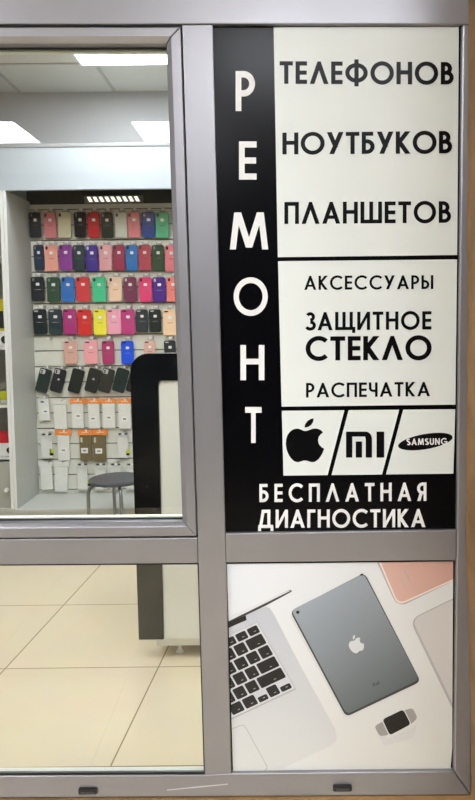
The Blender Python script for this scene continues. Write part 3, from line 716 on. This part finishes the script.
# ------------------------------------------------------------------ phone cases
STK = mat('case_label_white', (238, 238, 236), .5); PTX = mat('case_text_pale', (200, 200, 196), .5, alpha=.35)
def hook(px, py, label, drop=0.0, tagw=.022):
    p = P(px, py, YB - .075)
    e = empty('display_hook', (p.x, YB, p.z))
    zt = p.z
    m = MB(); m.cyl((p.x, YB + .004, zt - .006), (p.x, YB - .072, zt - .002), .0022, n=8); m.build('rod', STEEL, e)
    m = MB(); m.prism(rrect(p.x, zt - .001, tagw, .014, .002), YB - .0745, YB - .072); m.build('price_tag', TAG, e)
    m = MB(); m.box((p.x - .012, YB - .004, zt - .014), (p.x + .012, YB, zt + .006)); m.build('base_plate', STEEL, e)
    tag(e, label, 'hook', 'display hooks'); return e
def case(x0, x1, y0, y1, col, label, rot=0.0, cam_style='s', sticker=True, rough=.45, gl=None, group='phone cases on the slatwall', logo=False, yoff=.03, alpha=1.0, hooked=True, cname=''):
    Yc = YB - yoff
    x0 -= .75; x1 += .75; y1 += .5; y0 -= .2
    a = P(x0, y0, Yc); b = P(x1, y1, Yc); w, h = b.x - a.x, a.z - b.z
    cx, cz = (a.x + b.x) / 2, (a.z + b.z) / 2
    cs, sn = math.cos(rot), math.sin(rot)
    T = lambda pts: [(cx + x * cs - z * sn, cz + x * sn + z * cs) for x, z in pts]
    r = min(w * .19, .014); th = .010
    if max(col) < 110: col = tuple(int(v * .74) for v in col)
    mt = mat('case_%d_%d_%d_%s' % (*col, cam_style), col, rough, alpha=alpha)
    m = MB(); m.prism(T(rrect(0, 0, w, h, r)), Yc - th / 2, Yc + th / 2)
    ob = m.build('phone_case', mt, bevel=.0032, seg=2, origin=(cx, Yc, cz - h / 2))
    yf = Yc - th / 2
    dk = flat((26, 26, 28), .3); lt = flat((200, 200, 198), .35)
    lens = dk if sum(col) > 260 else lt
    if cam_style == 's':                          # small upright pill
        m = MB(); m.prism(T(rrect(-w * .30, h * .385, w * .17, h * .13, w * .08)), yf - .0016, yf + .001); m.build('camera_cutout', lens if sum(col) > 200 else flat((120, 124, 126), .35), ob)
    elif cam_style == 'h':                        # small lying pill
        m = MB(); m.prism(T(rrect(-w * .24, h * .42, w * .30, h * .05, h * .024)), yf - .0016, yf + .001); m.build('camera_cutout', lens, ob)
    elif cam_style == 'q':                        # square cut-out
        m = MB(); m.prism(T(rrect(-w * .22, h * .36, w * .40, h * .19, w * .08)), yf - .0014, yf + .001); cc = m.build('camera_cutout', lt, ob)
        m = MB(); m.prism(T(disc(-w * .28, h * .39, w * .07, 12)), yf - .0022, yf - .001); m.prism(T(disc(-w * .28, h * .32, w * .07, 12)), yf - .0022, yf - .001); m.build('lens', dk, cc)
    if sticker:
        m = MB(); m.prism(T(rrect(w * .02, h * .20, w * .27, h * .115, w * .05)), yf - .0010, yf + .0005); m.build('price_sticker', STK, ob)
        m = MB(); m.prism(T(rrect(w * .02, -h * .02, w * .40, h * .035, h * .01)), yf - .0006, yf + .0005); m.build('printed_text', PTX, ob)
    if logo:
        m = MB(); m.prism(T(disc(w * .02, h * .06, w * .09, 12)), yf - .0010, yf + .0005); m.build('emblem', lt, ob)
    if hooked:
        m = MB(); m.prism(T(rrect(0, h * .5 + .009, w * .30, .020, .004)), Yc - .001, Yc + .001); m.build('hang_tab', mat('clear_hang_tab', (214, 214, 208), .3, alpha=.6), ob)
    tag(ob, label, 'phone case', group); return ob

ROW = ['top', 'second', 'third', 'fourth', 'fifth']
R = [
 (212.5, 237.2, [(29.7, 41, (62, 68, 72), 'slate grey'), (44, 56.2, (208, 128, 132), 'rose pink'), (58, 71, (206, 202, 172), 'cream'), (74.4, 86, (22, 24, 32), 'black'), (87.8, 99.7, (196, 32, 42), 'red'), (101.4, 112.8, (22, 58, 46), 'dark green'), (115.2, 126.8, (206, 210, 200), 'frosted white'), (128, 139.9, (216, 128, 134), 'dusty pink'), (142.2, 155, (16, 66, 146), 'blue'), (155.8, 168.4, (84, 182, 138), 'mint green')], 's'),
 (245.2, 270.2, [(34, 43.8, (24, 56, 92), 'navy'), (44.8, 58, (238, 164, 148), 'salmon pink'), (59.4, 72.2, (138, 52, 150), 'purple'), (73.2, 85, (32, 66, 72), 'dark teal'), (86, 98, (58, 22, 142), 'indigo'), (99.6, 111.6, (232, 168, 174), 'pale pink'), (113.2, 124.8, (158, 38, 72), 'crimson'), (126, 137.6, (32, 116, 192), 'sky blue'), (138.8, 150.6, (184, 66, 80), 'brick red'), (152.4, 163.9, (48, 92, 44), 'moss green'), (165.4, 177, (236, 128, 138), 'coral pink')], 's'),
 (277.3, 301.2, [(31.4, 44.3, (24, 30, 40), 'navy black'), (47, 60, (52, 100, 64), 'forest green'), (61.6, 74.4, (42, 112, 194), 'bright blue'), (76.4, 89.9, (214, 56, 60), 'scarlet'), (92.6, 105.8, (62, 200, 142), 'aqua green'), (109, 121.7, (242, 208, 178), 'peach'), (124, 136.3, (118, 46, 78), 'plum'), (139.3, 151.5, (232, 62, 120), 'hot pink'), (153, 165.4, (74, 26, 138), 'violet'), (167, 179.4, (246, 134, 124), 'coral')], 's'),
 (309.6, 334.2, [(33.6, 46.8, (20, 38, 42), 'black teal'), (48.8, 62.2, (46, 72, 80), 'slate teal'), (63.4, 76.5, (174, 48, 122), 'magenta'), (78, 91.7, (214, 42, 40), 'tomato red'), (93.8, 106.5, (242, 232, 62), 'yellow'), (107.2, 120.8, (244, 168, 188), 'baby pink'), (121.7, 134.5, (192, 62, 126), 'fuchsia'), (136.3, 147.7, (62, 72, 80), 'charcoal'), (149.5, 160.8, (24, 46, 44), 'blackish green'), (163.4, 176.2, (248, 212, 172), 'light peach')], 'h'),
 (340.8, 363.2, [(64.2, 77, (216, 170, 156), 'beige pink'), (84.4, 97.6, (246, 168, 174), 'bubblegum pink'), (102.4, 114, (178, 58, 110), 'raspberry'), (121.6, 133.4, (22, 84, 230), 'cobalt blue'), (144.6, 155, (224, 178, 162), 'nude pink'), (164.7, 175.6, (50, 58, 62), 'graphite')], 'h')]
for ri, (y0, y1, cs_, st) in enumerate(R):
    for i, (xa, xb, col, nm) in enumerate(cs_):
        nb = ([('right of the %s case' % cs_[i - 1][3])] if i else ['leftmost, before the %s case' % cs_[1][3]])[0]
        dy = random.uniform(-.5, .6); yb_ = y1 + dy
        if ri == 3 and i in (7, 8): yb_ = 331.6
        if ri == 4 and i == 4: yb_ = 361
        clear = nm in ('cream', 'frosted white')
        gl = ri == 0
        case(xa, xb, y0 + dy * .4, yb_, col, '%s phone case in the %s row, %s' % (nm, ROW[ri], nb), cam_style=st, rough=.18 if gl else .45, sticker=not clear, rot=random.uniform(-.015, .015))
        hook((xa + xb) / 2 + .6, y0 - 3.4, 'steel display hook holding the %s phone case of the %s row' % (nm, ROW[ri]))
hook(47.6, 338.2, 'bare steel display hook left of the beige pink phone case')
# two-tone bottom of the fuchsia case of the fourth row etc. omitted: same silicone
T6 = [(43.6, 380.3, (46, 64, 62), 'dark teal', 'q', False), (58.2, 380.4, (42, 44, 52), 'blue black', 'q', True), (76.2, 380.7, (32, 44, 38), 'plain greenish black', 'n', False), (93.0, 380.2, (48, 54, 48), 'olive black', 'n', True), (106.4, 380.2, (62, 66, 56), 'dark olive', 'q', False), (120.7, 380.0, (28, 56, 50), 'deep green', 'n', False), (134.6, 380.6, (34, 36, 38), 'black', 'n', False)]
for i, (x, y, col, nm, st, lg) in enumerate(T6):
    case(x - 6.0, x + 6.0, y - 11.6, y + 11.7, col, ('tilted %s phone case in the sixth row, %s' % (nm, 'leftmost' if i == 0 else 'right of the %s one' % T6[i - 1][3])), rot=-.29, cam_style=st, sticker=False, logo=lg, rough=.5, yoff=.022 + .004 * (i % 2), group='tilted dark phone cases')
    hook(x + 3.6, y - 13.2, 'steel display hook behind the tilted %s phone case' % nm, tagw=.010)

# ------------------------------------------------------------------ packaged cases
BOXW = mat('package_white', (228, 229, 222), .4, noise=.02, nscale=30); BOXC = mat('package_clear', (218, 221, 215), .25, noise=.04, nscale=60); BROWN = mat('package_brown', (112, 100, 68), .45, noise=.05, nscale=40)
YTAG = flat((204, 214, 40), .45); PRT = flat((120, 122, 124), .5); BLU = flat((70, 90, 160), .5)
def pack(x0, x1, y0, y1, kind, label, header=None, ytag=None, prt=None, rot=0.0, hk=None, blue=None, group='packaged cases on the lower slatwall', depth=.014, yoff=.022, hdr_white=False):
    Yc = YB - yoff; ex = 1.1 if kind == 'c' else .7; x0 -= ex; x1 += ex; a = P(x0, y0, Yc); b = P(x1, y1, Yc); w, h = b.x - a.x, a.z - b.z; cx, cz = (a.x + b.x) / 2, (a.z + b.z) / 2
    cs, sn = math.cos(rot), math.sin(rot); T = lambda pts: [(cx + x * cs - z * sn, cz + x * sn + z * cs) for x, z in pts]
    m = MB(); m.prism(T(rrect(0, 0, w, h, .004, 2)), Yc - depth / 2, Yc + depth / 2)
    ob = m.build('case_package', {'w': BOXW, 'c': BOXC, 'b': BROWN}[kind], bevel=.002, origin=(cx, Yc, cz - h / 2)); yf = Yc - depth / 2
    def plate(nm, q, mt, t=.0012, Yp=None):
        m = MB(); w_ = [P(x, y, yf) for x, y in q]; m.prism([(p.x, p.z) for p in w_], yf - t, yf + .0006); return m.build(nm, mt, ob)
    if header:
        hx0, hx1, hy0, hy1 = header
        m = MB(); A = P(hx0, hy0, Yc); Bq = P(hx1, hy1, Yc)
        m.prism(rrect((A.x + Bq.x) / 2, (A.z + Bq.z) / 2, Bq.x - A.x, A.z - Bq.z, .003, 2), Yc - .005, Yc - .001); hd = m.build('header_card', BOXW if hdr_white else ORANGE, ob)
        if not hdr_white:
            m = MB(); m.prism(rrect((A.x + Bq.x) / 2, (A.z + Bq.z) / 2, (Bq.x - A.x) * .5, .009, .003, 2), Yc - .0056, Yc - .0045); m.build('hang_hole', flat((250, 205, 160), .5), hd)
    else:
        m = MB(); m.prism(T(rrect(0, h / 2 + .010, w * .8, .024, .004)), Yc - .001, Yc + .001); m.build('hang_tab', mat('clear_bag_top', (220, 221, 216), .3, alpha=.75), ob)
    if ytag:
        x, y = ytag; t = plate('sale_tag', [(x - 1.9, y - 3.4), (x + 1.9, y - 3.4), (x + 1.9, y + 2.2), (x - 1.9, y + 2.2)], YTAG)
        m = MB(); q = [P(px, py, yf) for px, py in ((x - 1.6, y + .6), (x + 1.6, y + .6), (x + 1.6, y + 2.8), (x - 1.6, y + 2.8))]; m.prism([(p.x, p.z) for p in q], yf - .002, yf - .0005); m.build('barcode', DARK, t)
    if prt:
        x, y = prt; plate('printed_panel', [(x - 3.4, y - 2.6), (x + 3.4, y - 2.6), (x + 3.4, y + 2.6), (x - 3.4, y + 2.6)], flat((238, 238, 234), .45))
        plate('printed_text', [(x - 1.7, y - .7), (x + 1.7, y - .7), (x + 1.7, y + .7), (x - 1.7, y + .7)], PRT, .0018)
    if blue:
        x, y = blue; plate('blue_mark', [(x - 1.6, y - 1.2), (x + 1.8, y - .8), (x + 1.8, y + 1.0), (x - 1.6, y + .6)], BLU)
    if kind == 'c':
        m = MB(); m.prism(T(rrect(0, -h * .02, w * .74, h * .86, .006)), yf - .0012, yf + .0005); m.build('case_inside', flat((224, 225, 218), .4), ob)
    if kind == 'b':
        m = MB(); m.prism(T(rrect(-w * .33, h * .33, w * .16, h * .2, .003)), yf - .0012, yf + .0005); m.build('camera_cutout', flat((214, 206, 180), .4), ob)
    tag(ob, label, 'package', group)
    hook((x0 + x1) / 2, (header[2] + 1 if header else y0 - 2.2), 'steel display hook holding the %s' % ' '.join(label.split()[:9]), tagw=.020 if hk else .012)
    if hk:
        c = P((x0 + x1) / 2, y0 - 2.0, YB - .06)
        m = MB(); m.prism(rrect(c.x, c.z, .062, .011, .004), YB - .062, YB - .058); cl = m.build('hook_clip', mat('clip_grey_black', (60, 60, 58), .4), None, origin=(c.x, YB - .06, c.z))
        cl.parent = ob; cl.location = Vector((c.x, YB - .06, c.z)) - wloc(ob)
    return ob
pack(38.8, 49.4, 399.4, 420.4, 'w', 'small white package with a blue mark, leftmost of the first package row', blue=(42.2, 402), prt=(45.4, 411.4), rot=.03)
pack(54.4, 66.6, 404.8, 429, 'w', 'plain off-white package right of the one with a blue mark', header=(52.6, 66.2, 399.6, 403.6), hdr_white=True, rot=.01)
pack(72.2, 83.6, 403.6, 428, 'w', 'white package under an orange card, first of the orange-topped four', header=(69.8, 86.2, 398.6, 404), prt=(78.2, 416))
pack(88.6, 99.6, 403.6, 428.2, 'w', 'white package under an orange card, second of the orange-topped four', header=(86.8, 100.8, 398.6, 404), prt=(93, 418.6))
pack(103, 115, 403.6, 428, 'w', 'white package under an orange card, third of the orange-topped four', header=(101.4, 116, 398.6, 404), prt=(108.8, 417.6))
pack(119, 130.6, 403.6, 428.4, 'w', 'white package under an orange card, fourth, beside the black kiosk', header=(117.4, 131.8, 398.6, 404), prt=(124.6, 419))
pack(41.4, 52, 436.4, 458, 'c', 'clear package with a yellow tag, leftmost of the middle package row', ytag=(51.6, 452.6), hk=True, rot=.04)
pack(58, 69.6, 435.4, 460.4, 'w', 'white package under a lone orange card in the middle package row', header=(55.2, 71.8, 429.8, 435), prt=(63.4, 450.2))
pack(80.2, 92, 435.4, 460.4, 'b', 'brown package under an orange card, left one of the pair', header=(78, 92.6, 429.6, 434.8), prt=(84.6, 450.6))
pack(93.6, 105.8, 435.4, 461, 'b', 'brown package under an orange card, right one of the pair', header=(92.8, 107.6, 429.6, 434.8), prt=(98.8, 451))
pack(118, 127.8, 436, 457.8, 'c', 'clear package with a yellow tag, middle package row beside the kiosk', ytag=(128, 452.6), hk=True)
pack(41, 52.6, 466, 489.4, 'w', 'white package under a crumpled bag top, leftmost of the bottom package row', header=(38, 53, 461.8, 466), hdr_white=True, rot=.02)
pack(55, 67.6, 467, 491.4, 'w', 'slanted white package under a bag top, second in the bottom package row', header=(54.4, 69, 461.6, 466.4), hdr_white=True, rot=-.07)
pack(77.8, 87.2, 466.4, 489.6, 'c', 'clear package with a yellow tag, above the left of the stool', ytag=(89.4, 483), hk=True)
pack(95.4, 106, 466.4, 489.4, 'c', 'clear package directly behind the left part of the stool seat', ytag=(104.4, 485), hk=True)
pack(110.2, 121.4, 466.4, 489.4, 'c', 'clear package behind the middle of the stool seat', hk=True)
pack(126.6, 137, 466.4, 489.4, 'c', 'clear package half hidden by the kiosk in the bottom package row', hk=True)

# ------------------------------------------------------------------ stool
sx0 = P(89.4, 478, 2.66); scz = sx0.z; rad = .165
scx = sx0.x + rad; scy = 2.66
st = empty('stool', (scx, scy, 0))
m = MB(); n = 40
prof = [(0, 0), (rad * .9, 0.002), (rad, -.004), (rad + .001, -.012), (rad - .006, -.022), (rad * .6, -.026), (0, -.026)]
rings = []
for r_, z_ in prof:
    rings.append([(scx + r_ * math.cos(2 * math.pi * i / n), scy + r_ * math.sin(2 * math.pi * i / n), scz + z_) for i in range(n)])
for a_, b_ in zip(rings[1:-1], rings[2:-1]):
    for i in range(n): m.poly([a_[i], a_[(i + 1) % n], b_[(i + 1) % n], b_[i]])
m.poly(rings[1]); m.poly(rings[-2][::-1])
m.build('seat', STOOLM, st)
for k in range(4):
    t = math.radians(200 + 90 * k); dx, dy = math.cos(t), math.sin(t)
    pts = [(scx + dx * .05, scy + dy * .05, scz - .036), (scx + dx * (rad - .045), scy + dy * (rad - .045), scz - .036)]
    for q in range(1, 7):
        w_ = math.radians(15 * q); rr = .05
        pts.append((scx + dx * (rad - .045 + rr * math.sin(w_)), scy + dy * (rad - .045 + rr * math.sin(w_)), scz - .036 - rr * (1 - math.cos(w_))))
    pts.append((scx + dx * (rad + .012), scy + dy * (rad + .012), .012))
    m = MB(); m.tube(pts, .0105, 12); lg = m.build('leg', mat('stool_leg_grey', (138, 142, 146), .3, .7), st, smooth=True)
    m = MB(); e_ = pts[-1]; m.cyl((e_[0], e_[1], 0), (e_[0], e_[1], .022), .013, .013, 12); m.build('foot_cap', DARK, lg)
tag(st, 'round grey metal stool in front of the packages, beside the black kiosk', 'stool')

# ------------------------------------------------------------------ kiosk
ft = PZ(179, 655, 0); KY = ft.y - .03
K = empty('kiosk', (P(190, 655, KY).x, KY + .2, 0))
wp = lambda x, y, Y=KY: (P(x, y, Y).x, P(x, y, Y).z)
zb = wp(160, 647.4)[1]; zbk = wp(150, 639)[1]; zt = wp(165, 353)[1]
xL = wp(130.6, 380)[0]; xLw = wp(156, 645)[0]; xin = wp(158.2, 440)[0]; xRk = xLw + .62
zin = wp(165, 380.4)[1]
# white carcass
m = MB(); m.box((xLw, KY + .012, zb), (xRk, KY + .45, zin + .02)); m.build('carcass', KWHITE, K, bevel=.003)
# black surround: inverted L / arch with rounded shoulders
xLb = wp(139, 638)[0]; xLt = wp(130.4, 372)[0]
xIb = wp(164, 638)[0]; xIt = wp(158, 384)[0]
def arc_pts(cx, cz, r, a0, a1, n=8): return [(cx + r * math.cos(math.radians(a0 + (a1 - a0) * i / n)), cz + r * math.sin(math.radians(a0 + (a1 - a0) * i / n))) for i in range(n + 1)]
R1 = .075; mirror = lambda x: (xIb + xIb + .0) - x
xRo = xRk + .10; xRi = xRk + .0
arch = [(xLb, zbk)] + [(xLt, zt - R1)] + arc_pts(xLt + R1, zt - R1, R1, 180, 90)[1:] + arc_pts(xRo - R1, zt - R1, R1, 90, 0) + [(xRo, zbk), (xRi, zbk)] + arc_pts(xRi - .016, zin - .016, .016, 0, 90) + arc_pts(xIt + .016, zin - .016, .016, 90, 180) + [(xIb, zbk)]
m = MB(); m.prism(arch, KY - .008, KY + .03); m.build('surround', BLACKG, K, bevel=.003)
m = MB(); m.prism([(xIb, zbk - .001)] + [(xRi, zbk - .001)] + arc_pts(xRi - .016, zin - .016, .014, 0, 90) + arc_pts(xIt + .016, zin - .016, .014, 90, 180), KY + .0, KY + .02); m.build('front_panel', KWHITE, K, bevel=.002)
m = MB(); m.box((xLt + .02, KY + .03, zin), (xRo - .02, KY + .12, zt - .03)); m.build('head_housing', BLACKG, K, bevel=.004)
for (x, y) in ((ft.x, KY + .06), (xRk - .06, KY + .06), (ft.x, KY + .39), (xRk - .06, KY + .39)):
    m = MB(); m.cyl((x, y, 0), (x, y, .010), .017, .012, 14); m.cyl((x, y, .010), (x, y, zb + .002), .008, .008, 12); m.build('foot', CABW, K)
tag(K, 'white kiosk with a black rounded surround standing on the cream tiled floor', 'kiosk')

# ------------------------------------------------------------------ world and view
w = bpy.data.worlds.new('world'); sc.world = w; w.use_nodes = True
w.node_tree.nodes['Background'].inputs[0].default_value = (.8, .85, .9, 1); w.node_tree.nodes['Background'].inputs[1].default_value = .3
sc.view_settings.view_transform = 'Standard'; sc.view_settings.look = 'None'; sc.view_settings.gamma = 1; sc.view_settings.exposure = 1.35
try: sc.view_settings.use_curve_mapping = False
except Exception: pass
sc.cycles.max_bounces = 10; sc.cycles.transparent_max_bounces = 16; sc.cycles.use_denoising = True
sc.cycles.sample_clamp_indirect = 6
